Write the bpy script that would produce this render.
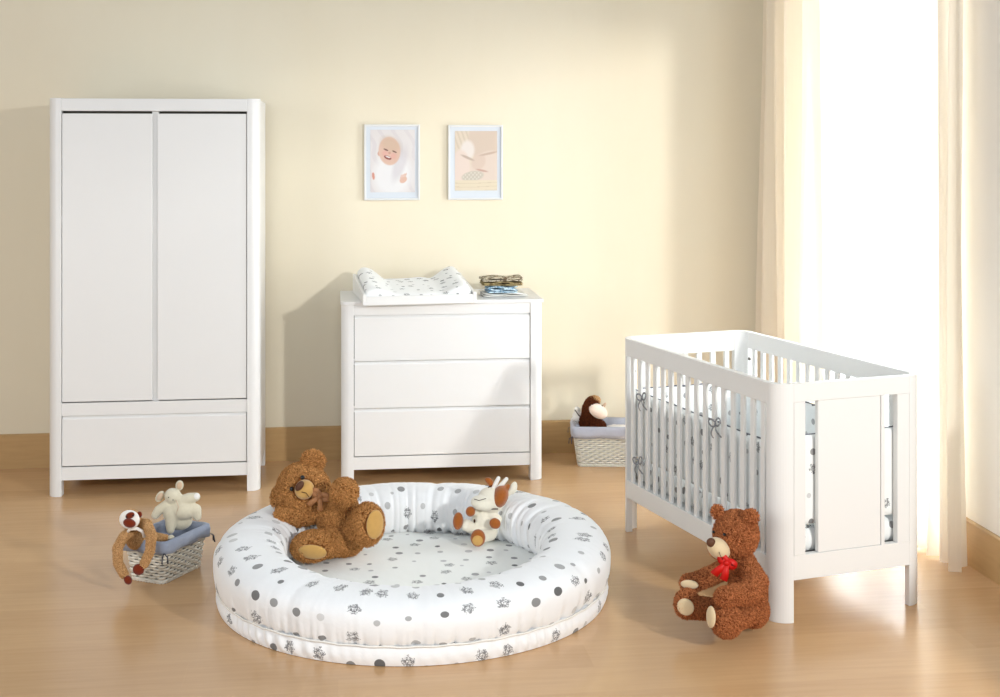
import bpy, bmesh, math, random
import numpy as np
from mathutils import Vector, Matrix, noise

for o in list(bpy.data.objects):
    bpy.data.objects.remove(o)
sc = bpy.context.scene
COL = sc.collection
PI = math.pi
R = math.radians

# ------------------------------------------------------------------ camera
F_PX, HOR, CAM_H, YAW = 1320.0, 145.0, 1.68, R(7.0)
cd = bpy.data.cameras.new('camera')
cd.sensor_width = 36.0
cd.lens = 36.0 * F_PX / 1000.0
cd.shift_y = -(348.5 - HOR) / 1000.0
cd.clip_end = 100
cam = bpy.data.objects.new('camera', cd)
COL.objects.link(cam)
cam.location = (0, 0, CAM_H)
cam.rotation_euler = (PI / 2, 0, -YAW)
sc.camera = cam

# ------------------------------------------------------------------ light
sc.view_settings.view_transform = 'Standard'
sc.view_settings.look = 'None'
sc.view_settings.gamma = 1
sc.view_settings.use_curve_mapping = False
sc.view_settings.exposure = 0.0
wd = bpy.data.worlds.new('sky')
sc.world = wd
wd.use_nodes = True
bg = wd.node_tree.nodes['Background']
bg.inputs[0].default_value = (0.84, 0.92, 1.0, 1)
bg.inputs[1].default_value = 0.38


def area(name, loc, target, sx, sy, power, color, spread=180):
    l = bpy.data.lights.new(name, 'AREA')
    l.shape = 'RECTANGLE'
    l.size = sx
    l.size_y = sy
    l.energy = power
    l.color = color
    l.spread = R(spread)
    o = bpy.data.objects.new(name, l)
    COL.objects.link(o)
    o.location = loc
    o.rotation_euler = (Vector(target) - Vector(loc)).to_track_quat('-Z', 'Y').to_euler()
    return o


# daylight outside the glazed door in the right wall
area('window_daylight', (3.6, 5.95, 1.35), (2.5, 5.95, 1.33), 2.6, 3.9, 500, (0.92, 0.96, 1))
# low sunlight reaching the room through the second opening nearer the camera
area('low_daylight', (3.67, 0.0, 2.5), (0.6, 7.0, 1.2), 0.24, 0.34, 235, (1, 0.975, 0.95))
# big soft fill light added above and behind the camera
area('added_front_fill', (-0.6, -1.6, 3.6), (0.2, 5.2, 0.3), 2.6, 1.6, 92, (0.86, 0.93, 1))
# unseen fill light added at left to brighten the crib side and right wall
area('added_left_fill', (-3.7, 1.6, 2.0), (1.6, 5.6, 0.7), 2.0, 2.2, 88, (0.92, 0.95, 1))

# ------------------------------------------------------------------ helpers
SP, CP = math.sin(YAW), math.cos(YAW)


def world(lat, d, z=0.0):
    return Vector((d * SP + lat * CP, d * CP - lat * SP, z))


def cs(px, py, d):
    """point in camera-levelled axes: right, depth, height"""
    return Vector(((px - 500) / F_PX * d, d, CAM_H - (py - HOR) / F_PX * d))


def tag(o, label=None, cat=None, group=None, kind=None):
    if label: o['label'] = label
    if cat: o['category'] = cat
    if group: o['group'] = group
    if kind: o['kind'] = kind
    return o


def empty(name, loc, rz=0.0, label=None, cat=None, group=None):
    o = bpy.data.objects.new(name, None)
    COL.objects.link(o)
    o.location = loc
    o.rotation_euler = (0, 0, rz)
    o.empty_display_size = 0.1
    return tag(o, label, cat, group)


def copy_tree(o, parent=None):
    c = o.copy()
    COL.objects.link(c)
    if parent: c.parent = parent
    for ch in list(o.children):
        copy_tree(ch, c)
    return c


def link(name, me, mats, parent=None, smooth=False):
    o = bpy.data.objects.new(name, me)
    COL.objects.link(o)
    if parent: o.parent = parent
    if not isinstance(mats, (list, tuple)): mats = [mats]
    if not me.materials:
        for m in mats: me.materials.append(m)
    if smooth:
        me.polygons.foreach_set('use_smooth', [True] * len(me.polygons))
    return o


class MB:
    def __init__(s):
        s.v, s.f, s.m, s.uv = [], [], [], None

    def add(s, vs, fs, mi=0):
        b = len(s.v)
        s.v += [tuple(v) for v in vs]
        s.f += [tuple(b + i for i in f) for f in fs]
        s.m += [mi] * len(fs)
        return s

    def box(s, x0, x1, y0, y1, z0, z1, mi=0):
        vs = [(x, y, z) for z in (z0, z1) for y in (y0, y1) for x in (x0, x1)]
        return s.add(vs, [(0, 2, 3, 1), (4, 5, 7, 6), (0, 1, 5, 4), (2, 6, 7, 3), (0, 4, 6, 2), (1, 3, 7, 5)], mi)

    def prism(s, poly, a0, a1, axis='z', mi=0):
        n = len(poly)
        def P(p, a):
            if axis == 'z': return (p[0], p[1], a)
            if axis == 'x': return (a, p[0], p[1])
            return (p[0], a, p[1])
        vs = [P(p, a0) for p in poly] + [P(p, a1) for p in poly]
        fs = [tuple(range(n))[::-1], tuple(range(n, 2 * n))]
        fs += [(i, (i + 1) % n, n + (i + 1) % n, n + i) for i in range(n)]
        return s.add(vs, fs, mi)

    def tube(s, pts, rad, n=8, closed=False, mi=0, flat=1.0):
        pts = [Vector(p) for p in pts]
        rads = rad if isinstance(rad, (list, tuple)) else [rad] * len(pts)
        vs, fs = [], []
        m = len(pts)
        up = Vector((0, 0, 1))
        for i, p in enumerate(pts):
            a = pts[(i - 1) % m] if (closed or i > 0) else p
            b = pts[(i + 1) % m] if (closed or i < m - 1) else p
            t = (b - a)
            if t.length < 1e-9: t = Vector((0, 0, 1))
            t.normalize()
            u = up if abs(t.z) < .93 else Vector((1, 0, 0))
            x = t.cross(u).normalized()
            y = x.cross(t).normalized()
            for k in range(n):
                an = 2 * PI * k / n
                vs.append(p + x * (math.cos(an) * rads[i]) + y * (math.sin(an) * rads[i] * flat))
        for i in range(m if closed else m - 1):
            j = (i + 1) % m
            for k in range(n):
                l = (k + 1) % n
                fs.append((i * n + k, i * n + l, j * n + l, j * n + k))
        if not closed:
            fs.append(tuple(range(n))[::-1])
            fs.append(tuple((m - 1) * n + k for k in range(n)))
        return s.add(vs, fs, mi)

    def grid(s, P, nu, nv, closeu=False, closev=False, mi=0):
        vs = [P(i, j) for i in range(nu) for j in range(nv)]
        fs = []
        for i in range(nu if closeu else nu - 1):
            for j in range(nv if closev else nv - 1):
                fs.append((i * nv + j, ((i + 1) % nu) * nv + j, ((i + 1) % nu) * nv + (j + 1) % nv, i * nv + (j + 1) % nv))
        return s.add(vs, fs, mi)

    def build(s, name, mats, parent=None, bevel=0.0, smooth=False, uvf=None, seg=2, fix=True):
        me = bpy.data.meshes.new(name)
        me.from_pydata(s.v, [], s.f)
        me.polygons.foreach_set('material_index', s.m)
        if fix:
            bm = bmesh.new(); bm.from_mesh(me)
            bmesh.ops.recalc_face_normals(bm, faces=bm.faces)
            bm.to_mesh(me); bm.free()
        if uvf:
            uvl = me.uv_layers.new(name='print')
            for p in me.polygons:
                us = [uvf(vi, Vector(me.vertices[vi].co), p) for vi in p.vertices]
                for li, u in zip(p.loop_indices, us):
                    uvl.data[li].uv = u
        o = link(name, me, mats, parent, smooth)
        if bevel > 0:
            b = o.modifiers.new('bevel', 'BEVEL')
            b.width = bevel
            b.segments = seg
            b.limit_method = 'ANGLE'
            b.harden_normals = False
        return o


def srgb(r, g, b):
    def f(c):
        c /= 255.0
        return c / 12.92 if c <= .04045 else ((c + .055) / 1.055) ** 2.4
    return (f(r), f(g), f(b), 1)


class NT:
    """small node-tree writer"""
    def __init__(s, name):
        s.mat = bpy.data.materials.new(name)
        s.mat.use_nodes = True
        s.t = s.mat.node_tree
        s.p = s.t.nodes['Principled BSDF']
        s.out = s.t.nodes['Material Output']

    def n(s, kind, **kw):
        nd = s.t.nodes.new(kind)
        for k, v in kw.items(): setattr(nd, k, v)
        return nd

    def l(s, a, b): s.t.links.new(a, b)

    def math(s, op, a, b=None, c=None):
        nd = s.n('ShaderNodeMath', operation=op)
        for i, v in enumerate((a, b, c)):
            if v is None: continue
            if isinstance(v, (int, float)): nd.inputs[i].default_value = v
            else: s.l(v, nd.inputs[i])
        return nd.outputs[0]

    def mix(s, fac, a, b):
        nd = s.n('ShaderNodeMix', data_type='RGBA')
        if isinstance(fac, (int, float)): nd.inputs[0].default_value = fac
        else: s.l(fac, nd.inputs[0])
        for i, v in ((6, a), (7, b)):
            if isinstance(v, tuple): nd.inputs[i].default_value = v
            else: s.l(v, nd.inputs[i])
        return nd.outputs[2]

    def coords(s, kind='Object', scale=(1, 1, 1), rot=(0, 0, 0)):
        tc = s.n('ShaderNodeTexCoord')
        mp = s.n('ShaderNodeMapping')
        mp.inputs['Scale'].default_value = scale
        mp.inputs['Rotation'].default_value = rot
        s.l(tc.outputs[kind], mp.inputs[0])
        return mp.outputs[0]

    def noise(s, vec, scale, detail=3, rough=.5):
        nd = s.n('ShaderNodeTexNoise')
        nd.inputs['Scale'].default_value = scale
        nd.inputs['Detail'].default_value = detail
        nd.inputs['Roughness'].default_value = rough
        if vec is not None: s.l(vec, nd.inputs['Vector'])
        return nd.outputs['Fac']

    def bump(s, h, strength=.3, dist=.01):
        b = s.n('ShaderNodeBump')
        b.inputs['Strength'].default_value = strength
        b.inputs['Distance'].default_value = dist
        s.l(h, b.inputs['Height'])
        s.l(b.outputs[0], s.p.inputs['Normal'])

    def set(s, **kw):
        for k, v in kw.items():
            k = k.replace('_', ' ')
            if isinstance(v, (int, float, tuple)): s.p.inputs[k].default_value = v
            else: s.l(v, s.p.inputs[k])
        return s.mat


def plain(name, col, rough=.5, spec=.5, var=.04, nscale=20, bump=0.0, sheen=0.0, metal=0.0):
    m = NT(name)
    v = m.coords('Object')
    nz = m.noise(v, nscale)
    dark = tuple(c * (1 - var * 2) for c in col[:3]) + (1,)
    m.set(Base_Color=m.mix(nz, dark, col), Roughness=rough, Specular_IOR_Level=spec, Sheen_Weight=sheen, Metallic=metal)
    if bump: m.bump(m.noise(v, nscale * 3), bump, .003)
    return m.mat


# ---------------------------------------------------------------- materials
M = {}
M['white'] = plain('white_lacquer', srgb(232, 232, 231), .32, .45, .01, 4)
M['crib'] = plain('white_crib_lacquer', srgb(235, 234, 231), .34, .4, .01, 4)
M['gap'] = plain('gap_shade', srgb(90, 86, 80), .8, .2)  # dark colour painting the shade behind door and drawer gaps
M['wall'] = None


def wall_mat():
    m = NT('cream_wall_paint')
    v = m.coords('Object', (1, 1, .25))
    a = m.noise(v, 2.2, 4, .6)
    m.set(Base_Color=m.mix(a, srgb(230, 219, 194), srgb(237, 228, 207)), Roughness=.75, Specular_IOR_Level=.2)
    m.bump(m.noise(m.coords('Object'), 180, 2), .05, .002)
    return m.mat


def wall_right_mat():
    m = NT('brightened_wall_paint')  # wall paint lightened to stand in for light on this side
    a = m.noise(m.coords('Object', (1, 1, .25)), 2.2, 4, .6)
    m.set(Base_Color=m.mix(a, srgb(243, 237, 227), srgb(247, 242, 233)), Roughness=.75, Specular_IOR_Level=.2)
    return m.mat


def floor_mat():
    m = NT('light_wood_laminate')
    br = m.n('ShaderNodeTexBrick')
    m.l(m.coords('Object', (1, 1, 1)), br.inputs['Vector'])
    br.inputs['Color1'].default_value = (0.0, 0, 0, 1)
    br.inputs['Color2'].default_value = (1, 1, 1, 1)
    br.inputs['Mortar'].default_value = (.35, .35, .35, 1)
    br.inputs['Scale'].default_value = 1
    br.inputs['Brick Width'].default_value = 1.3
    br.inputs['Row Height'].default_value = .19
    br.inputs['Mortar Size'].default_value = .0012
    br.offset = .37
    g = m.noise(m.coords('Object', (.9, 14, 1)), 3.5, 6, .6)
    g2 = m.noise(m.coords('Object', (.5, 2, 1)), 1.2, 3, .5)
    k = m.math('ADD', m.math('MULTIPLY', br.outputs['Color'], .22), m.math('ADD', m.math('MULTIPLY', g, .5), m.math('MULTIPLY', g2, .35)))
    m.set(Base_Color=m.mix(k, srgb(184, 143, 99), srgb(220, 180, 134)), Roughness=m.math('ADD', .20, m.math('MULTIPLY', g, .08)), Specular_IOR_Level=.5)
    return m.mat


def trim_mat():
    m = NT('beige_baseboard')
    g = m.noise(m.coords('Object', (1.2, 1.2, 14)), 4, 4)
    m.set(Base_Color=m.mix(g, srgb(182, 146, 98), srgb(202, 166, 116)), Roughness=.45, Specular_IOR_Level=.4)
    return m.mat


def print_mat(name, scale, base=(242, 243, 244), dens=.62, rmin=.09, rmax=.19, stretch=(1, 1)):
    """white cotton with grey dots and little scribbled creatures; uv in metres"""
    m = NT(name)
    tc = m.n('ShaderNodeTexCoord')
    mp = m.n('ShaderNodeMapping')
    mp.inputs['Scale'].default_value = (scale * stretch[0], scale * stretch[1], 1)
    m.l(tc.outputs['UV'], mp.inputs[0])
    uv = mp.outputs[0]
    vo = m.n('ShaderNodeTexVoronoi', voronoi_dimensions='2D', feature='F1')
    vo.inputs['Scale'].default_value = 1
    vo.inputs['Randomness'].default_value = .55
    m.l(uv, vo.inputs['Vector'])
    sep = m.n('ShaderNodeSeparateColor')
    m.l(vo.outputs['Color'], sep.inputs[0])
    r, g, b = sep.outputs
    dist = vo.outputs['Distance']
    rad = m.math('MULTIPLY_ADD', r, rmax - rmin, rmin)
    dot = m.math('MULTIPLY', m.math('LESS_THAN', dist, rad), m.math('LESS_THAN', g, dens))
    # creature: round body outline, hatch, radiating limbs
    sub = m.n('ShaderNodeVectorMath', operation='SUBTRACT')
    m.l(uv, sub.inputs[0]); m.l(vo.outputs['Position'], sub.inputs[1])
    sx = m.n('ShaderNodeSeparateXYZ'); m.l(sub.outputs[0], sx.inputs[0])
    ang = m.math('ARCTAN2', sx.outputs[1], sx.outputs[0])
    wob = m.noise(uv, 7, 3, .65)
    wob2 = m.math('MULTIPLY', m.math('SUBTRACT', wob, .5), 7.0)
    limb = m.math('LESS_THAN', m.math('ABSOLUTE', m.math('SINE', m.math('ADD', m.math('MULTIPLY', ang, 2.5), m.math('ADD', wob2, m.math('MULTIPLY', r, 6.0))))), .26)
    limb = m.math('MULTIPLY', limb, m.math('LESS_THAN', dist, m.math('MULTIPLY_ADD', wob, .16, .18)))
    limb = m.math('MULTIPLY', limb, m.math('GREATER_THAN', dist, .07))
    ring = m.math('LESS_THAN', m.math('ABSOLUTE', m.math('SUBTRACT', dist, m.math('MULTIPLY', wob, .22))), .014)
    scr = m.math('LESS_THAN', m.math('ABSOLUTE', m.math('SUBTRACT', m.noise(uv, 13, 2), .5)), .045)
    scr = m.math('MULTIPLY', scr, m.math('LESS_THAN', dist, .21))
    mot = m.math('MAXIMUM', m.math('MAXIMUM', limb, ring), scr)
    mot = m.math('MULTIPLY', mot, m.math('GREATER_THAN', g, dens + .04))
    grey = m.n('ShaderNodeMapRange'); m.l(b, grey.inputs[0])
    grey.inputs[3].default_value = .13; grey.inputs[4].default_value = .66
    comb = m.n('ShaderNodeCombineColor')
    for i in range(3): m.l(grey.outputs[0], comb.inputs[i])
    c = m.mix(dot, srgb(*base), comb.outputs[0])
    c = m.mix(m.math('MULTIPLY', mot, .85), c, srgb(84, 84, 88))
    m.set(Base_Color=c, Roughness=.85, Specular_IOR_Level=.15, Sheen_Weight=.2)
    w = m.noise(m.coords('Object', (1, 1, 1)), 26, 3)
    m.bump(w, .35, .008)
    return m.mat


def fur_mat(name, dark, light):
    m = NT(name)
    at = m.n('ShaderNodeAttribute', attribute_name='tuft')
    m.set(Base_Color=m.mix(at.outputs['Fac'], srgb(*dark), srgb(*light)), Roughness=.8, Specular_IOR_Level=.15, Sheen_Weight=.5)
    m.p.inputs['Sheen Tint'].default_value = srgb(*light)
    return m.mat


def picture_mat(name):
    m = NT(name)
    at = m.n('ShaderNodeVertexColor', layer_name='ink')
    m.set(Base_Color=at.outputs[0], Roughness=.35, Specular_IOR_Level=.4)
    return m.mat


def curtain_mat(name, col, transl, transp):
    m = NT(name)
    g = m.noise(m.coords('Object', (30, 30, .6)), 3, 3)
    dk = tuple(c * .93 for c in col[:3]) + (1,)
    c = m.mix(g, dk, col)
    d = m.n('ShaderNodeBsdfDiffuse'); m.l(c, d.inputs[0])
    t = m.n('ShaderNodeBsdfTranslucent'); m.l(c, t.inputs[0])
    mx = m.n('ShaderNodeMixShader'); mx.inputs[0].default_value = transl
    m.l(d.outputs[0], mx.inputs[1]); m.l(t.outputs[0], mx.inputs[2])
    tr = m.n('ShaderNodeBsdfTransparent')
    m2 = m.n('ShaderNodeMixShader'); m2.inputs[0].default_value = transp
    m.l(mx.outputs[0], m2.inputs[1]); m.l(tr.outputs[0], m2.inputs[2])
    m.l(m2.outputs[0], m.out.inputs[0])
    return m.mat


def glass_mat():
    m = NT('window_glass')
    gl = m.n('ShaderNodeBsdfGlossy'); gl.inputs['Roughness'].default_value = .02
    tr = m.n('ShaderNodeBsdfTransparent'); tr.inputs[0].default_value = (.97, .98, .98, 1)
    mx = m.n('ShaderNodeMixShader')
    mx.inputs[0].default_value = .05
    m.l(tr.outputs[0], mx.inputs[1]); m.l(gl.outputs[0], mx.inputs[2])
    m.l(mx.outputs[0], m.out.inputs[0])
    return m.mat


def cloth_mat(name, base, ink, scale, thr=.5):
    m = NT(name)
    v = m.coords('Object')
    a = m.noise(v, scale, 2)
    k = m.math('GREATER_THAN', a, thr)
    b = m.noise(v, scale * 2.2, 1)
    k2 = m.math('GREATER_THAN', b, .6)
    c = m.mix(k, srgb(*base), srgb(*ink))
    c = m.mix(m.math('MULTIPLY', k2, .6), c, srgb(*[int(i * .5) for i in ink]))
    m.set(Base_Color=c, Roughness=.9, Specular_IOR_Level=.1)
    return m.mat


M['wall'] = wall_mat()
M['wall_r'] = wall_right_mat()
M['floor'] = floor_mat()
M['trim'] = trim_mat()
M['print_nest'] = print_mat('grey_animal_print', 10.5, rmax=.215)
M['print_mat'] = print_mat('grey_animal_print_small', 11.2, base=(244, 246, 242), rmin=.08, rmax=.17)
M['print_crib'] = print_mat('crib_animal_print', 13.0, base=(238, 241, 240), rmin=.10, rmax=.19)
M['print_tray'] = print_mat('changing_animal_print', 15.0, base=(246, 247, 246), rmin=.08, rmax=.15, dens=.45)
M['fur_a'] = fur_mat('golden_brown_fur', (128, 74, 32), (232, 170, 104))
M['fur_b'] = fur_mat('reddish_brown_fur', (112, 54, 24), (226, 144, 92))
M['fur_tan'] = fur_mat('tan_curly_fur', (172, 118, 66), (246, 202, 146))
M['fur_dark'] = fur_mat('dark_brown_fur', (52, 24, 12), (124, 62, 30))
M['suede'] = plain('tan_suede', srgb(205, 160, 92), .85, .1, .08, 60, .2, .3)
M['beige_suede'] = plain('beige_suede', srgb(222, 200, 162), .85, .1, .06, 60, .2, .3)
M['nose'] = plain('brown_nose', srgb(98, 62, 42), .6, .3, .15, 60)
M['black'] = plain('black_glass_eye', srgb(14, 12, 12), .12, .6)
M['dark_thread'] = plain('dark_thread', srgb(70, 50, 40), .8, .1)
M['red'] = plain('red_ribbon', srgb(206, 22, 14), .5, .3, .1, 40)
M['tan_ribbon'] = plain('tan_ribbon', srgb(172, 118, 76), .5, .3, .1, 40)
M['cream_plush'] = plain('cream_plush', srgb(240, 234, 216), .95, .05, .06, 120, .5, .5)
M['brown_plush'] = plain('rust_brown_plush', srgb(172, 98, 42), .95, .05, .15, 120, .5, .4)
M['linen_plush'] = plain('oatmeal_plush', srgb(222, 214, 190), .95, .05, .06, 120, .5, .5)
M['pink_plush'] = plain('pale_pink_velour', srgb(214, 186, 158), .9, .05, .06, 60, .3, .3)
M['maroon'] = plain('maroon_plush', srgb(120, 44, 20), .95, .05, .1, 120, .5, .3)
M['white_plush'] = plain('white_plush', srgb(246, 242, 236), .95, .05, .04, 120, .5, .5)
M['pink_white'] = plain('blush_white_plush', srgb(252, 232, 216), .95, .05, .04, 120, .5, .5)
M['wicker'] = plain('white_painted_wicker', srgb(236, 232, 220), .7, .2, .06, 80, .2)
M['liner'] = plain('blue_grey_liner', srgb(150, 158, 176), .9, .1, .08, 30, .3, .2)
M['liner_pale'] = plain('lilac_grey_liner', srgb(186, 188, 200), .9, .1, .06, 30, .3, .2)
M['ribbon_grey'] = plain('dark_grey_ribbon', srgb(118, 120, 130), .8, .1, .1, 40)
M['tie_grey'] = plain('mid_grey_tie', srgb(176, 178, 182), .8, .1, .35, 160)
M['frame'] = plain('white_picture_frame', srgb(228, 228, 227), .35, .4, .01)
M['mount'] = plain('pale_blue_mount', srgb(214, 220, 227), .8, .1, .01)
M['picture'] = picture_mat('printed_photograph')
M['curtain'] = curtain_mat('beige_curtain_voile', srgb(250, 238, 218), .12, .0)
M['curtain2'] = curtain_mat('cream_curtain_voile', srgb(252, 244, 230), .4, .22)
M['sheer'] = curtain_mat('white_sheer', srgb(252, 253, 254), .6, .40)
M['glass'] = glass_mat()
M['bolt'] = plain('steel_bolt', srgb(120, 116, 110), .4, .5, .05, 30, 0, 0, .7)
M['towel'] = plain('white_terry', srgb(240, 238, 232), .95, .05, .04, 100, .4)

rng = np.random.default_rng(11)
random.seed(5)

# ------------------------------------------------------------------ the room
BW, RW = 7.12, 2.52          # back wall y, right wall x
WT = 0.16                    # wall thickness
HH = 3.0
WIN1 = (5.12, 6.62, 0.02, 2.62)
WIN2 = (1.0, 4.5, 0.75, 2.42)


def struct(name, mb, mat, parent=None, **kw):
    o = mb.build(name, mat, parent, **kw)
    return tag(o, kind='structure') if parent is None else o


struct('floor', MB().box(-4.2, RW, -2.4, BW, -.1, 0), M['floor'])
struct('wall_back', MB().box(-4.2, RW + WT, BW, BW + WT, -.1, HH), M['wall'])
w = MB()
ys = [-2.4, WIN2[0], WIN2[1], WIN1[0], WIN1[1], BW]
for a, b in ((0, 1), (2, 3), (4, 5)):
    w.box(RW, RW + WT, ys[a], ys[b], -.1, HH)
w.box(RW, RW + WT, WIN1[0], WIN1[1], -.1, WIN1[2]); w.box(RW, RW + WT, WIN1[0], WIN1[1], WIN1[3], HH)
w.box(RW, RW + WT, WIN2[0], WIN2[1], -.1, WIN2[2]); w.box(RW, RW + WT, WIN2[0], WIN2[1], WIN2[3], HH)
struct('wall_right', w, M['wall_r'])
struct('wall_left', MB().box(-4.2 - WT, -4.2, -2.4, BW + WT, -.1, HH), M['wall'])
BH = .178
struct('baseboard_back', MB().prism([(BW, 0), (BW - .016, 0), (BW - .016, BH - .006), (BW - .010, BH), (BW, BH)], -4.2, RW - .016, 'x'), M['trim'])
struct('baseboard_right', MB().prism([(RW, 0), (RW - .016, 0), (RW - .016, BH - .006), (RW - .010, BH), (RW, BH)], -2.4, WIN1[0] - .02, 'y'), M['trim'])


def window(name, wi, nmull, sillw):
    y0, y1, z0, z1 = wi
    root = empty(name, (RW + .05, (y0 + y1) / 2, z0)); tag(root, kind='structure')
    hy = (y1 - y0) / 2; h = z1 - z0; t = .055
    m = MB()
    m.box(0, .06, -hy, -hy + t, 0, h).box(0, .06, hy - t, hy, 0, h)
    m.box(0, .06, -hy + t, hy - t, 0, t).box(0, .06, -hy + t, hy - t, h - t, h)
    for k in range(nmull):
        y = -hy + (k + 1) * 2 * hy / (nmull + 1)
        m.box(0, .06, y - .025, y + .025, t, h - t)
    m.build('window_frame', M['white'], root, bevel=.004)
    MB().box(.028, .032, -hy + t - .01, hy - t + .01, t - .01, h - t + .01).build('pane', M['glass'], root)
    return root


window('window_1', WIN1, 1, 0)
window('window_2', WIN2, 0, 0)


# ------------------------------------------------------------------ curtains
def curtain(name, y0, y1, xc, z0, z1, folds, amp, mat, label, cat='curtain', flare=0.0, seed=0, nx=260, nz=46, group=None, xtop=None, sharp=1.0):
    rs = np.random.default_rng(seed)
    ph = rs.uniform(0, 6.28, 8); fr = rs.uniform(.6, 1.5, 8)
    cy = (y0 + y1) / 2
    root_loc = Vector((xc, cy, z0))

    def P(i, j):
        u = i / (nx - 1); v = j / (nz - 1)
        z = z0 + (z1 - z0) * v
        wv = math.sin(2 * PI * folds * u + ph[0] + .5 * math.sin(3 * v + ph[1]))
        wv += .35 * math.sin(2 * PI * folds * 1.7 * u + ph[2] + .8 * v)
        wv += .18 * math.sin(2 * PI * folds * 3.1 * u + ph[3] - 1.2 * v)
        k = 1 - .3 * v
        x = xc + amp * wv * k + (0 if xtop is None else (xtop - xc) * v)
        yy = y0 + (y1 - y0) * u
        yy += (yy - cy) * flare * (1 - v) ** 1.5
        yy += .012 * math.sin(5 * v + 6 * u + ph[4])
        return (x - root_loc.x, yy - cy, z - z0)
    mb = MB().grid(P, nx, nz)
    o = mb.build(name, mat, None, smooth=True, fix=False)
    o.location = root_loc
    return tag(o, label, cat, group)


curtain('curtain', 6.22, 7.06, 2.335, .03, 2.9, 4.5, .055, M['curtain'], 'beige curtain panel gathered in the far corner beyond the white crib', flare=.05, seed=3)
curtain('sheer_curtain', 5.25, 6.62, 2.474, .02, 2.9, 9, .014, M['sheer'], 'white sheer curtain glowing across the bright glazed opening', 'curtain', seed=9, nx=420)
curtain('curtain', 4.94, 5.24, 2.425, .012, 2.9, 3.6, .038, M['curtain2'], 'cream voile curtain hanging by the near edge of the window, next to the right baseboard', flare=.30, seed=6)


# ------------------------------------------------------------------ furniture
def rounded_post(x0, x1, y0, y1, r, left):
    """side panel footprint with a rounded outer front corner"""
    pts = []
    if left:
        for k in range(9):
            a = PI + (PI / 2) * k / 8
            pts.append((x0 + r + r * math.cos(a), y0 + r + r * math.sin(a)))
        pts += [(x1, y0), (x1, y1), (x0, y1)]
    else:
        for k in range(9):
            a = -PI / 2 + (PI / 2) * k / 8
            pts.append((x1 - r + r * math.cos(a), y0 + r + r * math.sin(a)))
        pts += [(x1, y1), (x0, y1), (x0, y0)]
    return pts


def front_panel(x0, x1, z0, z1, y, t, grip):
    """drawer or door front; its top edge is cut back as a finger grip"""
    m = MB()
    if grip:
        prof = [(y, z0), (y, z1 - .014), (y + .013, z1), (y + t, z1), (y + t, z0)]
        m.prism(prof, x0, x1, 'x')
    else:
        m.box(x0, x1, y, y + t, z0, z1)
    return m


# wardrobe
WX, WY, WW, WD, WH = -1.372, 6.505, .996, .56, 1.905
wr = empty('wardrobe', (WX, WY, 0), 0, 'tall white two-door wardrobe with a wide drawer below, left of the picture', 'wardrobe')
PW = .062
ins = PW
for left in (True, False):
    a = (0, PW) if left else (WW - PW, WW)
    mb = MB()
    # front upright with rounded corner down to the floor, thin side panel behind it
    mb.prism(rounded_post(a[0], a[1], 0, PW, .045, left), 0, WH, 'z')
    if left: mb.box(.004, .026, PW, WD - .05, .085, WH - .004)
    else: mb.box(WW - .026, WW - .004, PW, WD - .05, .085, WH - .004)
    xa = .004 if left else WW - .054
    mb.box(xa, xa + .05, WD - .05, WD, 0, WH - .004)
    mb.build('side_panel', M['white'], wr, bevel=.002)
MB().box(PW, WW - PW, 0, WD, WH - .062, WH - .002).build('top_panel', M['white'], wr, bevel=.002)
MB().box(.03, WW - .03, WD - .012, WD - .002, .08, WH - .07).build('back_panel', M['white'], wr)
MB().box(.03, WW - .03, .06, WD - .02, .078, .098).build('bottom_panel', M['white'], wr)
MB().box(PW, WW - PW, .004, .026, .078, .140).build('bottom_rail', M['white'], wr, bevel=.0015)
MB().box(PW, WW - PW, .004, .05, .385, .446).build('middle_rail', M['white'], wr, bevel=.0015)
MB().box(WW / 2 - .016, WW / 2 + .016, .022, .05, .446, WH - .062).build('center_post', M['white'], wr, bevel=.001)
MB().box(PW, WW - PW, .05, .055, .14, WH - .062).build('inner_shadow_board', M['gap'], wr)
for x0, x1 in ((PW + .003, WW / 2 - .012), (WW / 2 + .012, WW - PW - .003)):
    MB().box(x0, x1, .004, .024, .452, WH - .074).build('door', M['white'], wr, bevel=.002)
front_panel(PW + .003, WW - PW - .003, 0.146, .3842, .004, .02, True).build('drawer', M['white'], wr, bevel=.0015)

# chest of drawers
DX, DY, DW, DD, DH = .016, 6.548, 1.004, .50, .908
dr = empty('chest_of_drawers', (DX, DY, 0), 0, 'white chest of three drawers with a changing tray on top', 'dresser')
for left in (True, False):
    a = (0, PW) if left else (DW - PW, DW)
    mb = MB()
    mb.prism(rounded_post(a[0], a[1], 0, PW, .04, left), 0, DH - .018, 'z')
    if left: mb.box(.004, .024, PW, DD - .05, .085, DH - .018)
    else: mb.box(DW - .024, DW - .004, PW, DD - .05, .085, DH - .018)
    xa = .004 if left else DW - .05
    mb.box(xa, xa + .046, DD - .05, DD, 0, DH - .018)
    mb.build('side_panel', M['white'], dr, bevel=.002)
MB().prism(rounded_post(-.004, DW + .004, -.004, DD + .004, .03, True), DH - .018, DH, 'z').build('top_panel', M['white'], dr, bevel=.003)
MB().box(.03, DW - .03, DD - .012, DD - .002, .08, DH - .02).build('back_panel', M['white'], dr)
MB().box(.03, DW - .03, .06, DD - .02, .076, .092).build('bottom_panel', M['white'], dr)
MB().box(PW, DW - PW, .004, .026, .838, DH - .018).build('top_rail', M['white'], dr, bevel=.0015)
MB().box(PW, DW - PW, .004, .026, .076, .138).build('bottom_rail', M['white'], dr, bevel=.0015)
MB().box(PW, DW - PW, .05, .055, .13, DH - .02).build('inner_shadow_board', M['gap'], dr)
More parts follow.
